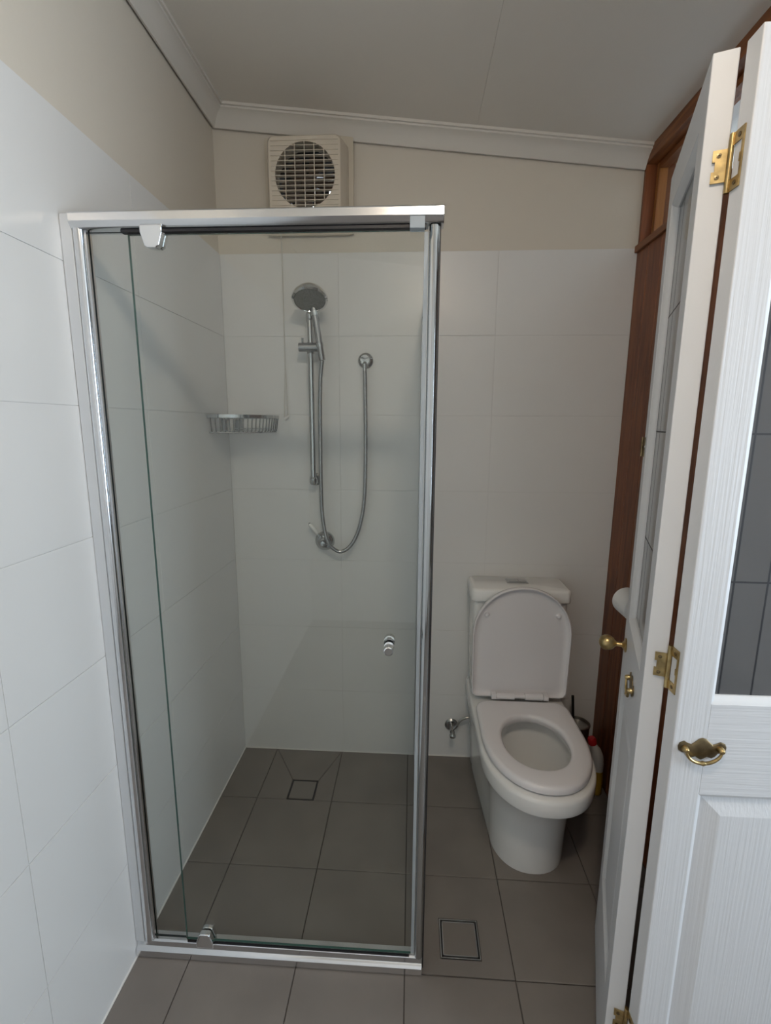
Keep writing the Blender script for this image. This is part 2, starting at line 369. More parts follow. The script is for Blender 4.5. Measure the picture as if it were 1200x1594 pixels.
# header: chamfered face profile swept along x
def sweep_x(prof, x0, x1): return MB().rings([[(x, y, z) for y, z in prof] for x in (x0, x1)])
hp = [(FY+.026, HT), (FY-.010, HT-.001), (FY-.0138, HT-.004), (FY-.0150, HT-.020), (FY-.011, HT-.026), (FY-.006, HT-.031), (FY+.002, HT-.033), (FY+.026, HT-.033)]
sweep_x(hp, .026, SX+.013).build('header_rail', M_ALU, sc, bevel=.0012, smooth=True)
MB().box(.13, SX-.022, FY-.002, FY+.012, HT-.039, HT-.0332).build('header_seal', M_SEALBLK, sc)
# sill: stepped low rail
sp = [(FY+.028, 0.001), (FY-.006, 0.001), (FY-.010, .004), (FY-.010, .024), (FY-.007, .028), (FY-.001, .032), (FY+.001, .046), (FY+.005, .049), (FY+.028, .049)]
sweep_x(sp, .001, SX+.004).build('sill_rail', M_ALU, sc, bevel=.001, smooth=True)
MB().box(.145, SX-.03, FY+.001, FY+.006, .049, .053).build('sill_seal', M_SEALBLK, sc)
# corner post
MB().tube([(SX-.005, FY+.006, .05), (SX-.005, FY+.006, HT-.034)], .0108, 20).box(SX-.017, SX+.006, FY+.006, FY+.030, .05, HT-.034).build('corner_post', M_FIT, sc, smooth=True)
MB().box(SX+.0063, SX+.0083, FY+.004, FY+.030, .012, HT-.033).build('post_seal', M_SEALBLK, sc)
# side frame
MB().box(SX-.016, SX+.010, FY+.0305, -.002, HT-.033, HT).build('side_header', M_ALU, sc, bevel=.002)
MB().box(SX-.014, SX+.008, FY+.0305, -.002, .003, .040).build('side_sill', M_ALU, sc, bevel=.002)
MB().box(SX-.016, SX+.010, -.030, -.002, .041, HT-.034).build('side_wall_channel', M_CHROME2, sc, bevel=.002)
def pane(name, x0, x1, y0, y1, z0, z1):
    """glass sheet; large faces clear, thin edges green"""
    m = MB(); t = (x1-x0) < (y1-y0)
    vs = [(x0,y0,z0),(x1,y0,z0),(x1,y1,z0),(x0,y1,z0),(x0,y0,z1),(x1,y0,z1),(x1,y1,z1),(x0,y1,z1)]
    fs = [(3,2,1,0),(4,5,6,7),(0,1,5,4),(1,2,6,5),(2,3,7,6),(3,0,4,7)]
    for k, f_ in enumerate(fs):
        big = k in ((3, 5) if t else (2, 4)); m.add([vs[i] for i in f_], [(0,1,2,3)], 0 if big else 1)
    o = m.build(name, [M_GLASS, M_GEDGE], sc); return o
pane('fixed_pane', .050, .138, FY+.012, FY+.018, .049, HT-.033)
door = pane('door_pane', .1415, SX-.026, FY+.004, FY+.010, .056, HT-.042)
pane('side_pane', SX-.005, SX+.001, FY+.031, -.031, .041, HT-.034)
# slim clear edge strip on the door closing side
MB().box(SX-.0255, SX-.0175, FY+.003, FY+.011, .06, HT-.045).build('magnetic_strip', M_CLIP, sc)
# pivot hinges (trapezoid blocks), children of the door
def pivot(zc, sgn):
    m = MB(); y0, y1 = FY-.012, FY+.0035
    w0, w1, h = .0235, .013, .044
    poly = [(-w0, 0), (w0, 0), (w0, -h*.35*1), (w1+.002, -h*.92), (w1-.004, -h), (-w1+.004, -h), (-w1-.002, -h*.92), (-w0, -h*.35)]
    poly = [(x, z*sgn) for x, z in poly]
    if sgn < 0: poly = poly[::-1]
    o = MB().rings([[(.199+x, y, zc+z) for x, z in poly] for y in (y0, y1)]).build('pivot_hinge', M_CHROME, door, bevel=.0022, smooth=True)
    o2 = MB().rings([[(.199+x*.9, y, zc+z*.9) for x, z in poly] for y in (FY+.0105, FY+.022)]).build('pivot_hinge', M_CHROME, door, bevel=.002, smooth=True)
pivot(HT-.028, 1); pivot(.049, -1)
kz, kx = .944, .697
MB().lathe([(0,-.028),(.009,-.028),(.011,-.026),(.0115,-.010),(.008,-.008),(.008,-.004),(.012,-.002),(.012,.0)], TO((kx, FY+.004, kz), (0,1,0)), 24).build('door_knob', M_CHROME, door, smooth=True)
MB().lathe([(0,-.026),(.012,-.026),(.0135,-.024),(.0135,-.010),(.008,-.008),(.008,-.002),(.013,-.001),(.013,.0)], TO((kx, FY+.010, kz+.006), (0,-1,0)), 24).build('door_knob', M_CHROME, door, smooth=True)
MB().box(.733, .763, FY-.017, FY+.0035, HT-.046, HT-.0335).box(.733, .763, FY-.019, FY-.0155, HT-.046, HT-.024).build('door_stop', M_CLIP, sc, bevel=.001)

# ---------------------------------------------------------------- exhaust fan
fan = thing('exhaust_fan', (FX, 0, FZ-.14), 'cream square exhaust fan with round slatted grille above the shower', 'exhaust fan')
def ring_square(hx0, hx1, hz0, hz1, rc, n):
    pts = []
    for cx, cz, a in ((hx1-rc, hz1-rc, 0), (hx0+rc, hz1-rc, PI/2), (hx0+rc, hz0+rc, PI), (hx1-rc, hz0+rc, 1.5*PI)):
        pts += arc(cx, cz, rc, a, a+PI/2, n)
    return pts
def resample(poly, c, N, a0=0.0):
    """sample a closed star-shaped outline at N even angles about c"""
    out = []; n = len(poly)
    for k in range(N):
        a = a0+2*PI*k/N; dx, dy = math.cos(a), math.sin(a); best = None
        for i in range(n):
            px, py = poly[i][0]-c[0], poly[i][1]-c[1]; qx, qy = poly[(i+1) % n][0]-c[0], poly[(i+1) % n][1]-c[1]
            ex, ey = qx-px, qy-py; den = dx*ey-dy*ex
            if abs(den) < 1e-12: continue
            t = (px*ey-py*ex)/den; u = (px*dy-py*dx)/den
            if t > 0 and -1e-6 <= u <= 1+1e-6 and (best is None or t > best): best = t
        out.append((c[0]+dx*best, c[1]+dy*best))
    return out
PX0, PX1, PZ0, PZ1 = .190, .515, 2.157, 2.484
N = 96
op = resample(ring_square(PX0, PX1, PZ0, PZ1, .008, 4), (FX, FZ), N); ih = [(FX+.109*math.cos(2*PI*k/N), FZ+.109*math.sin(2*PI*k/N)) for k in range(N)]
MB().rings([[(x, .0, z) for x, z in ih], [(x, .0, z) for x, z in op], [(x, -.012, z) for x, z in op], [(x, -.012, z) for x, z in ih], [(x, .0, z) for x, z in ih]], cap0=False, cap1=False).build('mounting_plate', M_VENTP, fan, smooth=True, ang=30)
hx0, hx1, hz0, hz1 = .222, .486, 2.176, 2.448
o1 = resample(ring_square(hx0-.006, hx1+.012, hz0-.006, hz1+.010, .02, 6), (FX, FZ), N)
o2 = resample(ring_square(hx0, hx1, hz0, hz1, .022, 6), (FX, FZ), N)
o3 = resample(ring_square(hx0+.006, hx1-.006, hz0+.006, hz1-.006, .020, 6), (FX, FZ), N)
i3 = [(FX+.1055*math.cos(2*PI*k/N), FZ+.1055*math.sin(2*PI*k/N)) for k in range(N)]
MB().rings([[(x, -.0125, z) for x, z in o1], [(x, -.088, z) for x, z in o2], [(x, -.096, z) for x, z in o3], [(x, -.096, z) for x, z in i3], [(x, -.080, z) for x, z in i3], [(x, -.0125, z) for x, z in ih]], cap0=False, cap1=False).build('fan_housing', M_VENT, fan, smooth=True, ang=40)
# duct through the wall with shutter blades, lower right one ajar
MB().rings([[(FX+.108*math.cos(2*PI*k/48), y, FZ+.108*math.sin(2*PI*k/48)) for k in range(48)] for y in (-.078, .16)], cap0=False, cap1=False).build('duct', M_DARK, fan, smooth=True)
sh = MB()
for k in range(6):
    z = FZ-.104+k*.0345
    for x0, x1 in ((FX-.106, FX+.045), (FX+.045, FX+.106)):
        if x0 > FX and k in (1, 4): continue
        sh.add([(x0, .14, z), (x1, .14, z), (x1, .152, z+.036), (x0, .152, z+.036), (x0, .142, z), (x1, .142, z), (x1, .154, z+.036), (x0, .154, z+.036)],
               [(3,2,1,0),(4,5,6,7),(0,1,5,4),(1,2,6,5),(2,3,7,6),(3,0,4,7)])
sh.build('shutter', M_DARK, fan)
MB().lathe([(0,-.052),(.022,-.050),(.028,-.040),(.028,0.02),(0,.02)], TO((FX, 0, FZ), (0,1,0)), 24).build('fan_motor', M_BLADE, fan, smooth=True)
for k in range(6):
    a = 2*PI*k/6+.2; T = AT(FX, -.01, FZ) @ Matrix.Rotation(-a, 4, 'Y')
    m = MB(); vs = []
    for (r, w, tw) in ((.027, .016, .5), (.06, .03, .42), (.10, .038, .35)):
        for sgn in (-1, 1):
            for t in (-.0008, .0008):
                vs.append(T @ Vector((r, sgn*w*math.sin(tw)+t, sgn*w*math.cos(tw))))
    fs = []
    for s_ in (0, 4): fs += [(s_+0,s_+2,s_+6,s_+4),(s_+1,s_+5,s_+7,s_+3),(s_,s_+4,s_+5,s_+1),(s_+2,s_+3,s_+7,s_+6)]
    fs += [(0,1,3,2),(8,10,11,9)]
    m.add(vs, fs).build('fan_blade', M_BLADE, fan)
for k in range(16):
    z = hz0+.018+k*.0157
    if z > hz1-.010: break
    dz = z-FZ; m = MB()
    half = math.sqrt(max(0, .1052**2-dz*dz))
    if half > .004:
        m.add([(FX-half,-.097,z-.0010),(FX+half,-.097,z-.0010),(FX+half,-.083,z-.0010),(FX-half,-.083,z-.0010),(FX-half,-.097,z+.0010),(FX+half,-.097,z+.0010),(FX+half,-.083,z+.0010),(FX-half,-.083,z+.0010)],
              [(3,2,1,0),(4,5,6,7),(0,1,5,4),(1,2,6,5),(2,3,7,6),(3,0,4,7)])
    a = half if half > .004 else 0
    if a:
        for x0, x1 in ((hx0+.014, FX-a), (FX+a, hx1-.014)): m.box(x0, x1, -.0985, -.0955, z-.0012, z+.0012)
    else: m.box(hx0+.014, hx1-.014, -.0985, -.0955, z-.0012, z+.0012)
    m.build('grille_slat', M_VENT, fan)
for k in range(5):
    x = FX-.068+k*.034; h = math.sqrt(.1052**2-(x-FX)**2)
    MB().box(x-.0012, x+.0012, -.0995, -.094, FZ-h, FZ+h).build('grille_bar', M_VENT, fan)
for x in (.262, .330): MB().lathe([(0,0),(.004,0),(.0045,.0015),(0,.003)], TO((x, -.0121, 2.169), (0,-1,0)), 12).build('screw', M_BLACK, fan, smooth=True)
# pull cord
pc = thing('pull_cord', (.243, -.012, 1.49), 'thin white pull cord with a small toggle hanging beside the wire basket', 'cord')
MB().tube([(.243, -.0135, 2.172), (.2435, -.012, 2.0), (.242, -.012, 1.68)], .0019, 6).build('cord', M_CORD, pc)
MB().tube(smooth_path([(.242,-.012,1.68),(.2405,-.012,1.65),(.234,-.011,1.505),(.240,-.011,1.488),(.247,-.011,1.50),(.2445,-.012,1.64),(.242,-.012,1.672)], 6), .0019, 6).build('cord_loop', M_CORD, pc)
MB().lathe([(0,-.012),(.005,-.011),(.006,-.002),(.0045,.010),(.002,.013),(0,.013)], AT(.241, -.011, 1.488, 0, .9, 0), 12).build('toggle', M_PAPER, pc, smooth=True)
MB().lathe([(0,-.006),(.0028,-.004),(.0028,.004),(0,.006)], AT(.242, -.012, 1.676), 8).build('knot', M_CORD, pc, smooth=True)

# ---------------------------------------------------------------- shower fittings
sh = thing('shower_rail', (.353, 0, 1.24), 'chrome slide rail with hand shower and long hose on the back wall', 'shower')
RX, RY = .353, -.052
MB().tube([(RX, RY, 1.235), (RX, RY, 1.868)], .0108, 20).build('rail', M_FIT, sh, smooth=True)
for z in (1.243, 1.862):
    MB().tube([(RX, -.0005, z), (RX, RY+.002, z)], .008, 16).lathe([(0,0),(.026,0),(.026,.004),(.017,.013),(0,.013)], TO((RX, -.0005, z), (0,-1,0)), 24).lathe([(0,-.018),(.010,-.016),(.0155,-.008),(.0155,.008),(.011,.014),(0,.016)], AT(RX, RY, z), 20).build('rail_bracket', M_FIT, sh, smooth=True)
sl = MB().tube([(.314, RY-.022, 1.748), (.388, RY-.022, 1.748)], .0165, 24).lathe([(0,-.02),(.0135,-.02),(.0135,.02),(0,.02)], AT(RX, RY, 1.748), 20).tube([(.327, RY-.022, 1.760), (.327, RY-.022, 1.781)], [.0035, .0045], 12).build('slider', M_FIT2, sh, smooth=True)
# hand shower: handle rises from the slider and carries the dish shaped head
hb, ht_ = Vector((.402, -.082, 1.700)), Vector((.378, -.094, 1.868))
HC = Vector((.371, -.135, 1.903)); hd = Vector((.08, -.47, -.86)).normalized()
MB().tube(smooth_path([hb, hb.lerp(ht_, .5), ht_, HC-hd*.020+Vector((0,.030,0))], 6), .0120, 16).build('handle', M_FIT2, sh, smooth=True)
for a_, b_ in ((.28, .36), (.93, 1.02)): MB().tube([hb.lerp(ht_, a_), hb.lerp(ht_, b_)], .0142, 16).build('handle_collar', M_FIT, sh, smooth=True)
head = MB().lathe([(0,-.042),(.020,-.041),(.040,-.036),(.050,-.026),(.054,-.014),(.0545,-.011),(.0625,-.009),(.0645,-.003),(.0635,.004),(.056,.007),(.054,.003),(0,.003)], TO(HC, hd), 40).build('shower_head', M_CHROME, sh, smooth=True)
MB().lathe([(0,.0035),(.0535,.0035),(.0535,.0055),(.02,.0060),(.018,.0075),(0,.0078)], TO(HC, hd), 40).build('spray_face', M_FACE, head, smooth=True)
OX, OZ = .558, 1.708
hose = smooth_path([hb, (.392,-.074,1.62), (.386,-.062,1.45), (.384,-.055,1.21), (.389,-.058,1.09), (.408,-.066,1.00), (.437,-.060,.962), (.468,-.055,.955), (.505,-.048,.985), (.537,-.042,1.06), (.556,-.038,1.18), (.561,-.036,1.40), (.559,-.036,1.62), (.558,-.036,1.668)], 14)
m = MB(); L = 0; rad = []
for i in range(len(hose)-1):      # ribbed hose: fine rings along the path
    pass
dense = []
for a, b in zip(hose[:-1], hose[1:]):
    k = max(1, int((b-a).length/.0022))
    dense += [a.lerp(b, t/k) for t in range(k)]
dense.append(hose[-1])
m.tube(dense, [(.0082 if i % 2 else .0072) for i in range(len(dense))], 10).build('hose', M_FIT2, sh, smooth=True, ang=180)
MB().lathe([(0,0),(.029,0),(.030,.004),(.026,.009),(.020,.012),(.0195,.030),(.017,.034),(0,.035)], TO((OX, -.0005, OZ), (0,-1,0)), 32).tube([(OX, -.036, OZ-.016), (OX, -.036, OZ-.044)], [.0085, .0075], 16).tube([(OX, -.024, OZ-.006), (OX, -.036, OZ-.018)], .008, 12).build('wall_outlet', M_FIT, sh, smooth=True)
mx = thing('shower_mixer', (.384, 0, .985), 'round chrome mixer tap with white lever behind the hose loop', 'tap')
MX, MZ = .386, .985
MB().lathe([(0,0),(.040,0),(.041,.003),(.036,.012),(.026,.020),(0,.020)], TO((MX, -.0005, MZ), (0,-1,0)), 36).build('flange', M_FIT, mx, smooth=True)
MB().lathe([(0,.020),(.022,.020),(.023,.036),(.017,.042),(.013,.044),(.013,.052),(.009,.056),(0,.057)], TO((MX, -.0005, MZ), (0,-1,0)), 32).build('mixer_body', M_FIT, mx, smooth=True)
lv = Vector((-.048, -.010, .068)); lb = Vector((MX-.008, -.030, MZ+.012))
MB().tube([lb, lb+lv*.35], [.005, .004], 12).build('lever_stem', M_FIT, mx, smooth=True)
MB().lathe([(0,0),(.0045,0),(.0045,.004),(0,.006)], TO(lb+lv*.98, lv), 12).build('lever_tip', M_FIT, mx, smooth=True)
MB().tube([lb+lv*.35, lb+lv*.45, lb+lv*.9, lb+lv*.98], [.005, .0080, .0092, .006], 14).build('lever_handle', M_CERAM, mx, smooth=True)

# corner wire basket
bk = thing('wire_basket', (.1, -.1, 1.43), 'chrome wire corner basket in the shower', 'basket')
BR, BZT, BZB = .205, 1.492, 1.432
def carc(r, z, n=24, a0=.0, a1=PI/2): return [(.004+r*math.cos(a0+(a1-a0)*k/n), -.004-r*math.sin(a0+(a1-a0)*k/n), z) for k in range(n+1)]
rim = MB()
o_ = carc(BR, 0); i_ = carc(BR-.003, 0)
rim.rings([[(x, y, BZT-.007) for x, y, _ in o_]+[(x, y, BZT-.007) for x, y, _ in i_[::-1]], [(x, y, BZT+.005) for x, y, _ in o_]+[(x, y, BZT+.005) for x, y, _ in i_[::-1]]])
rim.box(.004, .004+BR, -.006, -.003, BZT-.007, BZT+.005).box(.003, .006, -.004-BR, -.004, BZT-.007, BZT+.005)
rim.build('top_rim', M_FIT, bk, smooth=True)
MB().tube(carc(BR-.012, BZB)+[(.008, -.008, BZB)], .0026, 8, closed=True).build('bottom_ring', M_FIT, bk, smooth=True)
MB().tube([(.03, -.012, BZB+.014), (.185, -.012, BZB+.014)], .0022, 8).build('back_wire', M_FIT, bk, smooth=True)
for k in range(19):
    a = PI/2*(k+.5)/19
    MB().tube([(.004+(BR-.002)*math.cos(a), -.004-(BR-.002)*math.sin(a), BZT-.004), (.004+(BR-.010)*math.cos(a), -.004-(BR-.010)*math.sin(a), BZB+.006), (.004+(BR-.02)*math.cos(a), -.004-(BR-.02)*math.sin(a), BZB-.001)], .0024, 6).build('wire', M_FIT2, bk, smooth=True)
for k in range(8):
    x = .02+k*.022; yy = -math.sqrt(max(0, (BR-.016)**2-(x-.004)**2))
    MB().tube([(x, -.009, BZB), (x, yy, BZB)], .0016, 6).build('floor_wire', M_FIT2, bk, smooth=True)
MB().box(.022, .060, -.012, -.0030, BZB+.004, BZT-.009).build('mounting_bracket', M_FIT2, bk, bevel=.002)
MB().box(.0028, .010, -.075, -.040, BZB+.004, BZT-.009).build('mounting_bracket', M_FIT2, bk, bevel=.002)

# ---------------------------------------------------------------- floor drains
def drain(d, label, w, fm):
    x0, x1, y0, y1 = d; x0 += .0005; x1 -= .0005; y0 += .0005; y1 -= .0005
    t = thing('floor_drain', ((x0+x1)/2, (y0+y1)/2, -.004), label, 'drain'); t['group'] = 'tile-insert floor drains'
    m = MB(); k = .0022
    for a, b, c, e in ((x0,x1,y0,y0+k),(x0,x1,y1-k,y1),(x0,x0+k,y0+k,y1-k),(x1-k,x1,y0+k,y1-k)): m.box(a, b, c, e, -.0034, .0008)
    m.build('drain_frame', fm, t)
    MB().box(x0+k, x1-k, y0+k, y1-k, -.0034, -.0030).build('drain_well', M_SEALBLK, t)
    g = k+w; m = MB()
    for a, b, c, e in ((x0+g,x1-g,y0+g,y0+g+.0018),(x0+g,x1-g,y1-g-.0018,y1-g),(x0+g,x0+g+.0018,y0+g,y1-g),(x1-g-.0018,x1-g,y0+g,y1-g)): m.box(a, b, c, e, -.0029, .0006)
    if w > .004: m.build('insert_tray', M_CHROME2, t)
    g += .0019
    MB().box(x0+g, x1-g, y0+g, y1-g, -.0029, .0004).build('tile_insert', M_FTILE, t)
drain(DR1, 'square tile-insert drain in the shower floor', .0028, M_SEALBLK)
drain(DR2, 'square tile-insert drain with steel rim in front of the toilet', .0048, M_CHROME2)

# ---------------------------------------------------------------- toilet
TXC = 1.170
tl = thing('toilet', (TXC, -.30, 0), 'white close-coupled toilet with its lid raised against the back wall', 'toilet')
def dshape(hb, hf, yb, ys, yf, n=28, rc=.0, pw=2.2, bow=0.0):
    """D outline: back edge at yb, sides to ys, super-ellipse nose to yf"""
    pts = []
    if rc: pts += [(hb-rc+rc*math.sin(a), yb-rc+rc*math.cos(a)) for a in [PI/2*k/5 for k in range(6)]]
    else: pts.append((hb, yb))
    for k in range(1, 8):
        t = k/8; pts.append((hb+(hf-hb)*t + bow*math.sin(PI*t), (yb-rc)+(ys-yb+rc)*t))
    for k in range(n+1):
        a = PI*k/n; c, s = math.cos(a), math.sin(a)
        pts.append((hf*math.copysign(abs(c)**(2/pw), c), ys+(yf-ys)*abs(s)**(2/pw)))
    pts += [(-x, y) for x, y in pts[:8+(5 if rc else 0)][::-1]]
    return pts
NT = 120; CT = (0, -.42)
def lvl(z, *a, **k): return [(TXC+x, y, z) for x, y in resample(dshape(*a, **k), CT, NT, .013)]
def egg(hx, y0, y1, z, pw=2.1, skew=0.0):
    cy = (y0+y1)/2; r = abs(y1-y0)/2; out = []
    poly = []
    for k in range(160):
        a = 2*PI*k/160; c, s = math.cos(a), math.sin(a)
        yy = cy+r*math.copysign(abs(s)**(2/pw), s); w = hx*(1-skew*(yy-cy)/r)
        poly.append((w*math.copysign(abs(c)**(2/pw), c), yy))
    return [(TXC+x, y, z) for x, y in resample(poly, CT, NT, .013)]
pan = [lvl(0, .150, .126, -.002, -.41, -.560), lvl(.02, .152, .127, -.002, -.41, -.562), lvl(.12, .156, .130, -.002, -.41, -.566), lvl(.20, .160, .135, -.002, -.42, -.578),
       lvl(.26, .166, .144, -.002, -.43, -.602), lvl(.30, .171, .155, -.002, -.44, -.636), lvl(.328, .174, .163, -.002, -.45, -.666), lvl(.343, .176, .170, -.002, -.46, -.684),
       lvl(.3445, .179, .179, -.002, -.46, -.702), lvl(.356, .180, .181, -.002, -.46, -.706), lvl(.388, .180, .181, -.002, -.46, -.707), lvl(.398, .178, .179, -.003, -.46, -.704), lvl(.401, .172, .173, -.006, -.46, -.697),
       egg(.132, -.275, -.650, .401), egg(.127, -.280, -.644, .396), egg(.124, -.283, -.640, .372), egg(.127, -.280, -.643, .366), egg(.122, -.285, -.632, .33), egg(.106, -.30, -.595, .27), egg(.078, -.325, -.535, .205), egg(.050, -.35, -.475, .165), egg(.034, -.37, -.45, .15)]
MB().rings(pan, cap0=True, cap1=True).build('pan', M_CERAM, tl, smooth=True, ang=60)
MB().prism([(TXC+.033*math.cos(a), -.41+.04*math.sin(a)) for a in [2*PI*k/32 for k in range(32)]], .152, .156).build('water', mat('still_water', (.30, .32, .32), .03), tl)
sk = dict(rc=.045, pw=2.15)
def so(z, i): return lvl(z, .171-i, .174-i, -.238-i, -.44, -.690+i, rc=.045, pw=2.15)
seat = [egg(.112, -.333, -.612, .4045), so(.4045, .010), so(.410, .001), so(.418, 0), so(.426, .002), so(.431, .007), so(.433, .014),
        egg(.121, -.322, -.623, .433), egg(.114, -.330, -.615, .4315), egg(.109, -.336, -.609, .427), egg(.1075, -.338, -.607, .418), egg(.112, -.333, -.612, .4045)]
MB().rings(seat, cap0=False, cap1=False).build('seat', M_PLAST, tl, smooth=True, ang=50)
# lid: modelled lying (underside up), then stood against the cistern
LL = .443; a_l = math.radians(89.4)
TL = Matrix.Translation((TXC, -.197, .428)) @ Matrix.Rotation(-a_l, 4, 'X')
def lid_ring(i, h): return [TL @ Vector((x, y, -h)) for x, y in resample(dshape(.181-i, .184-i, 0-i, -.252, -LL+i, rc=.02, pw=2.04), (0, -.2), NT, .013)]
lid = MB().rings([lid_ring(.004, -.010), lid_ring(0, -.006), lid_ring(0, .014), lid_ring(.0018, .016), lid_ring(.0045, .0155), lid_ring(.0065, .004), lid_ring(.011, 0), lid_ring(.03, -.0005)]).build('lid', M_PLAST, tl, smooth=True, ang=50)
for x in (-.133, .133):
    MB().lathe([(0,-.001),(.010,-.001),(.0095,.003),(.007,.009),(.003,.011),(0,.0112)], TL @ TO((x, -.332, 0), (0,0,-1)), 20).build('bumper', M_PLAST, lid, smooth=True)
hg = MB()
for s in (-1, 1):
    hg.tube([(TXC+s*.020, -.228, .441), (TXC+s*.088, -.228, .441)], .0125, 18)
    hg.box(TXC+s*.098-.009, TXC+s*.098+.009, -.240, -.2135, .4335, .453)
hg.tube([(TXC-.100, -.227, .441), (TXC+.100, -.227, .441)], .008, 12)
hg.build('lid_hinge', M_PLAST, tl, smooth=True, bevel=.001)
def rbox(x0, x1, y0, y1, rc): return [(x, y) for x, y in ring_square(x0, x1, y0, y1, rc, 6)]
ct = [[(x, y, z) for x, y in rbox(TXC-w, TXC+w, -d, -.004, .022)] for z, w, d in ((.402, .166, .165), (.43, .172, .168), (.60, .176, .166), (.796, .180, .164))]
MB().rings(ct).build('cistern', M_CERAM, tl, smooth=True, ang=60)
cl = [[(x, y, z) for x, y in rbox(TXC-w, TXC+w, -d, -.003-e, .022)] for z, w, d, e in ((.797, .180, .164, 0), (.799, .187, .176, 0), (.804, .188, .178, 0), (.838, .188, .178, 0), (.846, .185, .175, .002), (.849, .178, .168, .006))]
MB().rings(cl).build('cistern_lid', M_CERAM, tl, smooth=True, ang=60)
MB().box(TXC-.042, TXC+.042, -.094, -.044, .8492, .8525).build('flush_plate', M_CHROME2, tl, bevel=.002)
MB().box(TXC-.036, TXC+.004, -.088, -.050, .8525, .8545).build('flush_button', M_CHROME2, tl, bevel=.0015)
MB().box(TXC+.006, TXC+.036, -.088, -.050, .8525, .8545).build('flush_button', M_CHROME2, tl, bevel=.0015)

# stop valve with its braided hose
sv = thing('stop_valve', (.942, 0, .155), 'small chrome stop valve low on the wall left of the toilet', 'valve')
VX, VZ = .937, .158
MB().lathe([(0,0),(.028,0),(.029,.004),(.022,.010),(0,.011)], TO((VX, -.0005, VZ), (0,-1,0)), 28).build('flange', M_FIT2, sv, smooth=True)
MB().tube([(VX, -.008, VZ), (VX, -.058, VZ)], .010, 16).tube([(VX, -.040, VZ), (VX+.022, -.040, VZ+.024)], .0075, 14).tube([(VX, -.058, VZ), (VX+.001, -.066, VZ-.001)], [.009, .006], 14).build('valve_body', M_FIT2, sv, smooth=True)
MB().lathe([(0,0),(.0125,0),(.0145,.006),(.0125,.014),(.009,.017),(0,.018)], TO((VX, -.064, VZ-.004), (0,-.85,-.5)), 8).build('valve_handle', M_FIT, sv, smooth=True, ang=40)
hp_ = smooth_path([(VX+.022,-.040,VZ+.024), (VX+.034,-.042,VZ+.046), (VX+.055,-.044,VZ+.062), (VX+.071,-.044,VZ+.066)], 8)
MB().tube(hp_, .0055, 10).build('braided_hose', M_STEEL, sv, smooth=True)

# toilet brush, bottle, toilet roll
tb = thing('toilet_brush', (1.452, -.085, 0), 'toilet brush in a round steel holder behind the toilet', 'toilet brush')
MB().lathe([(0,.0012),(.044,.0012),(.046,.006),(.046,.235),(.049,.240),(.049,.246),(.043,.248),(.041,.236),(.014,.232),(0,.232)], AT(1.452, -.085, 0), 32).build('brush_holder', M_STEEL, tb, smooth=True)
MB().tube([(1.432, -.090, .235), (1.420, -.092, .372)], .0055, 12).build('brush_handle', M_BLACK, tb, smooth=True)
cb = thing('cleaner_bottle', (1.508, -.170, 0), 'angled-neck toilet cleaner bottle with red cap and yellow contents beside toilet', 'bottle')
def oval(z, dx, dy, cx, cy): return [(1.508+cx+dx*math.cos(2*PI*k/28), -.170+cy+dy*math.sin(2*PI*k/28), z) for k in range(28)]
MB().rings([oval(.0012,.022,.030,0,0), oval(.008,.026,.034,0,0), oval(.06,.026,.034,.001,0), oval(.105,.024,.031,.001,0)]).build('bottle_base', mat('yellow_liquid', (.42, .25, .02), .3), cb, smooth=True, ang=60)
MB().rings([oval(.1052,.024,.031,.001,0), oval(.135,.0245,.031,0,0), oval(.165,.024,.029,-.003,0), oval(.190,.020,.022,-.010,0), oval(.205,.015,.016,-.018,0), oval(.216,.0125,.0125,-.024,0)]).build('bottle_top', M_BOTTLE, cb, smooth=True, ang=60)
MB().lathe([(0,0),(.0165,0),(.0165,.020),(.013,.026),(0,.028)], TO((1.484, -.170, .213), (-.25, 0, 1)), 20).build('bottle_cap', M_RED, cb, smooth=True)
th = thing('paper_holder', (XR, -.40, .95), 'chrome toilet paper holder on the cedar wall', 'holder')
MB().box(XR-.006, XR-.0005, -.42, -.38, .925, .965).tube([(XR-.005, -.335, .935), (XR-.03, -.335, .935), (XR-.078, -.335, .900), (XR-.078, -.465, .900)], .004, 8).tube([(XR-.005, -.335, .935), (XR-.004, -.40, .945)], .004, 8).build('holder_arm', M_CHROME, th, smooth=True)
tr = MB()
prof2 = [(.018,-.05),(.040,-.05),(.045,-.046),(.045,.046),(.040,.05),(.018,.05),(.018,-.05)]
TR = TO((XR-.078, -.400, .886), (0,1,0))
tr.rings([[TR @ Vector((r*math.cos(2*PI*k/36), r*math.sin(2*PI*k/36), h)) for k in range(36)] for r, h in prof2], cap0=False, cap1=False)
tag(tr.build('toilet_roll', M_PAPER, smooth=True, ang=40), 'white toilet roll on the cedar wall, mostly hidden behind the door leaf', 'toilet roll')

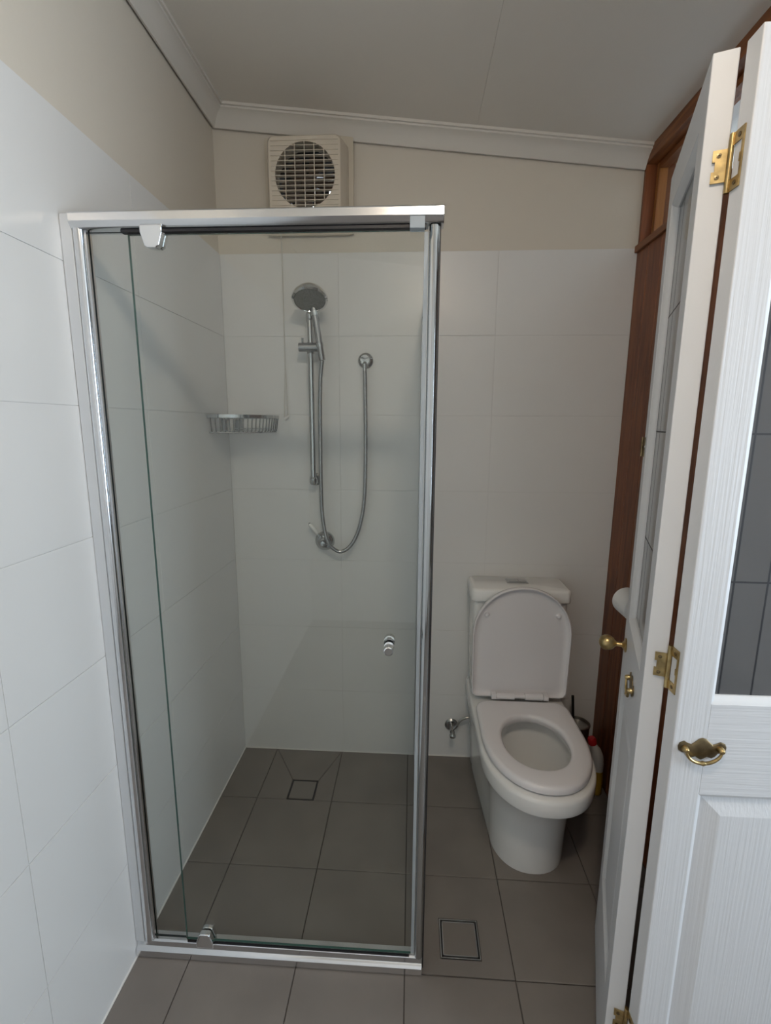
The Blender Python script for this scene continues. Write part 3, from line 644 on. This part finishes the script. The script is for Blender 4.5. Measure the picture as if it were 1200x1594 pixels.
# ---------------------------------------------------------------- folding door
dr = thing('door_1', (1.595, -1.129, 0), 'white two-leaf folding door with leadlight glass, standing half open', 'door', 'structure')
DT = .034; DW = .387; DH = 2.0; Z0 = .010
def leaf(T, knobside):
    """leaf in local axes: x along its width from the centre hinge, y thickness (0 = face seen), z up"""
    def B(m, *a): return m.box(*a, T=T)
    st, gz0, gz1, pz0, pz1 = .056, .992, 1.925, .235, .815
    f = MB()
    B(f, 0, st, 0, DT, Z0, DH); B(f, DW-st, DW, 0, DT, Z0, DH)
    f.mi = [0 if k % 6 in (2, 4) else 1 for k in range(len(f.f))]     # embossed faces, smooth edges
    fr = f.build('door_leaf', [M_DOOR, M_DOORE], dr, bevel=.0015)
    for z0, z1 in ((Z0, pz0), (pz1, gz0), (gz1, DH)):
        m = MB(); B(m, st, DW-st, .0003, DT-.0003, z0, z1); m.build('door_rail', M_DOORH, fr, bevel=.0008)
    def frame_mould(z0, z1, w, ya, yb, name, mt):
        for (yo, yi) in ((ya, yb), (DT-ya, DT-yb)):
            m = MB(); o = [(st, z0), (DW-st, z0), (DW-st, z1), (st, z1)]; i = [(st+w, z0+w), (DW-st-w, z0+w), (DW-st-w, z1-w), (st+w, z1-w)]
            mid = [(st+w*.5, z0+w*.5), (DW-st-w*.5, z0+w*.5), (DW-st-w*.5, z1-w*.5), (st+w*.5, z1-w*.5)]
            ym = yo+(yi-yo)*.25
            m.rings([[T @ Vector((x, yo, z)) for x, z in o], [T @ Vector((x, ym, z)) for x, z in mid], [T @ Vector((x, yi, z)) for x, z in i], [T @ Vector((x, DT/2, z)) for x, z in i], [T @ Vector((x, DT/2, z)) for x, z in o], [T @ Vector((x, yo, z)) for x, z in o]], cap0=False, cap1=False)
            m.build(name, mt, fr, smooth=True, ang=30)
    frame_mould(gz0, gz1, .011, .001, .012, 'glazing_bead', M_DOORE)
    frame_mould(pz0, pz1, .012, .001, .013, 'panel_moulding', M_DOORE)
    # raised panel: bevelled field both sides
    a, b = st+.0115, DW-st-.0115; c, d = pz0+.0115, pz1-.0115; bv = .034
    for s0, s1 in (((.0125), (.004)), ((DT-.0125), (DT-.004))):
        m = MB(); o = [(a,c),(b,c),(b,d),(a,d)]; i = [(a+bv,c+bv),(b-bv,c+bv),(b-bv,d-bv),(a+bv,d-bv)]
        m.rings([[T @ Vector((x, DT/2, z)) for x, z in o], [T @ Vector((x, s0, z)) for x, z in o], [T @ Vector((x, s1, z)) for x, z in i]], cap0=False)
        m.build('raised_panel', M_DOOR, fr)
    m = MB(); B(m, st+.0112, DW-st-.0112, DT/2-.002, DT/2+.002, gz0+.0112, gz1-.0112)
    m.build('glass_pane', M_DGLASS, fr)
    xl, xr_ = st+.0112, DW-st-.0112; w = .0016
    vx = [xl+.0075, xl+.062, xr_-.062, xr_-.0075]
    def came(x0, x1, z0, z1):
        m = MB(); B(m, x0, x1, DT/2-.0021, DT/2+.0021, z0, z1); m.build('lead_came', M_LEAD, fr)
    for x in vx: came(x-w, x+w, gz0+.0113, gz1-.0113)
    for z in (1.207, 1.451, 1.695):
        came(xl+.0002, vx[0]-w, z-w, z+w); 
        for p, q in ((vx[0],vx[1]),(vx[1],vx[2]),(vx[2],vx[3])): came(p+w, q-w, z-w, z+w)
        came(vx[3]+w, xr_-.0002, z-w, z+w)
    return fr
# near leaf: parallel to the back wall, face towards the camera
TB = Matrix.Translation((1.210, -1.145, 0))
leafB = leaf(TB, False)
# far leaf: runs away from the hinge; its hidden side faces right
uA = Vector((.3354, .9421, 0)).normalized(); nA = Vector((.9421, -.3354, 0)).normalized()
TA = Matrix(((uA.x, nA.x, 0, 1.1755), (uA.y, nA.y, 0, -1.0905), (0, 0, 1, 0), (0, 0, 0, 1)))
leafA = leaf(TA, True)
# jamb
tag(MB().box(1.597, 1.611, -1.155, -1.112, 0, 2.06).build('trim_4', M_DOORE, bevel=.001), 'white door jamb at the hinge side of the folding door', kind='structure')
# hinges
def hinge(zc, h=.040):
    hp = thing_part = None
    ea = Vector((1.2068, -1.1035, 0)); da = -nA     # along the thickness of leaf A from its right edge
    na = -uA
    m = MB()
    bx, by = 1.2072, -1.1085
    m.tube([(bx, by, zc-h), (bx, by, zc+h)], .0038, 14)
    m.tube([(bx, by, zc-h*.55), (bx, by, zc-h*.53)], .0042, 14).tube([(bx, by, zc+h*.53), (bx, by, zc+h*.55)], .0042, 14)
    T1 = Matrix(((da.x, na.x, 0, ea.x), (da.y, na.y, 0, ea.y), (0,0,1,zc), (0,0,0,1)))
    q = h*.56
    m.box(-.001, .016, .0002, .0020, -q, q, T=T1); m.box(.016, .0198, .0002, .0020, -q, -q*.30, T=T1); m.box(.016, .0198, .0002, .0020, q*.30, q, T=T1)
    # frame shaped leaf on the edge of leaf B
    X0, X1 = 1.2078, 1.2095
    for y0, y1, z0, z1 in ((-1.1345, -1.110, q+.001, h), (-1.1345, -1.110, -h, -q-.001), (-1.1345, -1.1305, -q-.001, q+.001), (-1.1305, -1.128, -.006, .006)): m.box(X0, X1, y0, y1, zc+z0, zc+z1)
    o = m.build('hinge', M_BRASS, dr, smooth=True, ang=30)
    sc_ = MB()
    for z in (-q*.66, q*.66): sc_.lathe([(0,0),(.0032,0),(.0034,.0008),(.001,.0012),(0,.0004)], T1 @ TO((.012, .002, z), (0,1,0)), 12)
    for z in (-(q+h)/2, (q+h)/2): sc_.lathe([(0,0),(.0032,0),(.0034,.0008),(0,.001)], TO((X0, -1.124, zc+z), (-1,0,0)), 12)
    sc_.build('screws', M_BRASSD, o, smooth=True)
for z in (1.845, 1.041, .235): hinge(z)
# drop pull on the near leaf
def pull(T, name='drop_pull'):
    """ornate back plate with a hanging bail; local x across, z up, -y outwards"""
    top = [(-.041,.006),(-.038,.013),(-.031,.016),(-.024,.012),(-.018,.010),(-.012,.015),(-.006,.021),(0,.023),(.006,.021),(.012,.015),(.018,.010),(.024,.012),(.031,.016),(.038,.013),(.041,.006)]
    bot = [(.040,-.001),(.034,-.006),(.028,-.006),(.024,-.012),(.018,-.016),(.010,-.013),(.004,-.017),(0,-.019),(-.004,-.017),(-.010,-.013),(-.018,-.016),(-.024,-.012),(-.028,-.006),(-.034,-.006),(-.040,-.001)]
    P = top+bot
    m = MB().rings([[T @ Vector((x, 0, z)) for x, z in P], [T @ Vector((x, -.0012, z)) for x, z in P], [T @ Vector((x*.93, -.0024, z*.9)) for x, z in P]])
    o = m.build(name, M_BRASSD, dr, smooth=True, ang=50)
    m = MB()
    for s in (-1, 1): m.lathe([(0,-.001),(.0055,0),(.006,.004),(.0045,.009),(.0025,.011),(0,.011)], T @ TO((s*.030, -.001, .003), (0,-1,0)), 16)
    pts = [(.030*math.cos(a), -.0085-.004*math.sin(-a) if False else -.0085, .003+.024*math.sin(a)) for a in [PI+PI*k/20 for k in range(21)]]
    m.tube([T @ Vector(p) for p in pts], [.0020+.0012*math.sin(PI*k/20) for k in range(21)], 10)
    m.lathe([(0,-.006),(.003,-.005),(.0045,0),(.003,.005),(0,.006)], T @ TO((0, -.0085, -.021), (1,0,0)), 12)
    m.build('bail_handle', M_BRASS, o, smooth=True)
pull(Matrix.Translation((1.2595, -1.1453, .905)))
# far leaf face points to -nA: local x of the pull along uA
def onA(s, z, out=0): return Vector((1.1755, -1.0905, 0)) + uA*(DW-s) - nA*out + Vector((0, 0, z))
P_ = onA(.245, .915, .0003)
pull(Matrix(((uA.x, nA.x, 0, P_.x), (uA.y, nA.y, 0, P_.y), (0, 0, 1, P_.z), (0, 0, 0, 1))))
MB().lathe([(0,0),(.017,0),(.018,.003),(.010,.006),(.006,.010),(.006,.022),(.0085,.0255),(.0135,.029),(.0175,.035),(.0195,.043),(.0182,.051),(.0135,.058),(.007,.0615),(0,.0625)], TO(onA(.060, .925), -nA), 28).build('knob', M_BRASS, dr, smooth=True)
LT = Matrix(((uA.x, nA.x, 0, onA(.012, 1.415).x), (uA.y, nA.y, 0, onA(.012, 1.415).y), (0,0,1,1.415), (0,0,0,1)))
MB().box(-.010, .010, -.0018, -.0002, .002, .022, T=LT).box(-.010, .010, -.0018, -.0002, -.024, -.003, T=LT).tube([LT @ Vector((.012, -.004, -.024)), LT @ Vector((.012, -.004, .022))], .003, 10).build('catch_plate', M_BRASSD, dr, smooth=True)
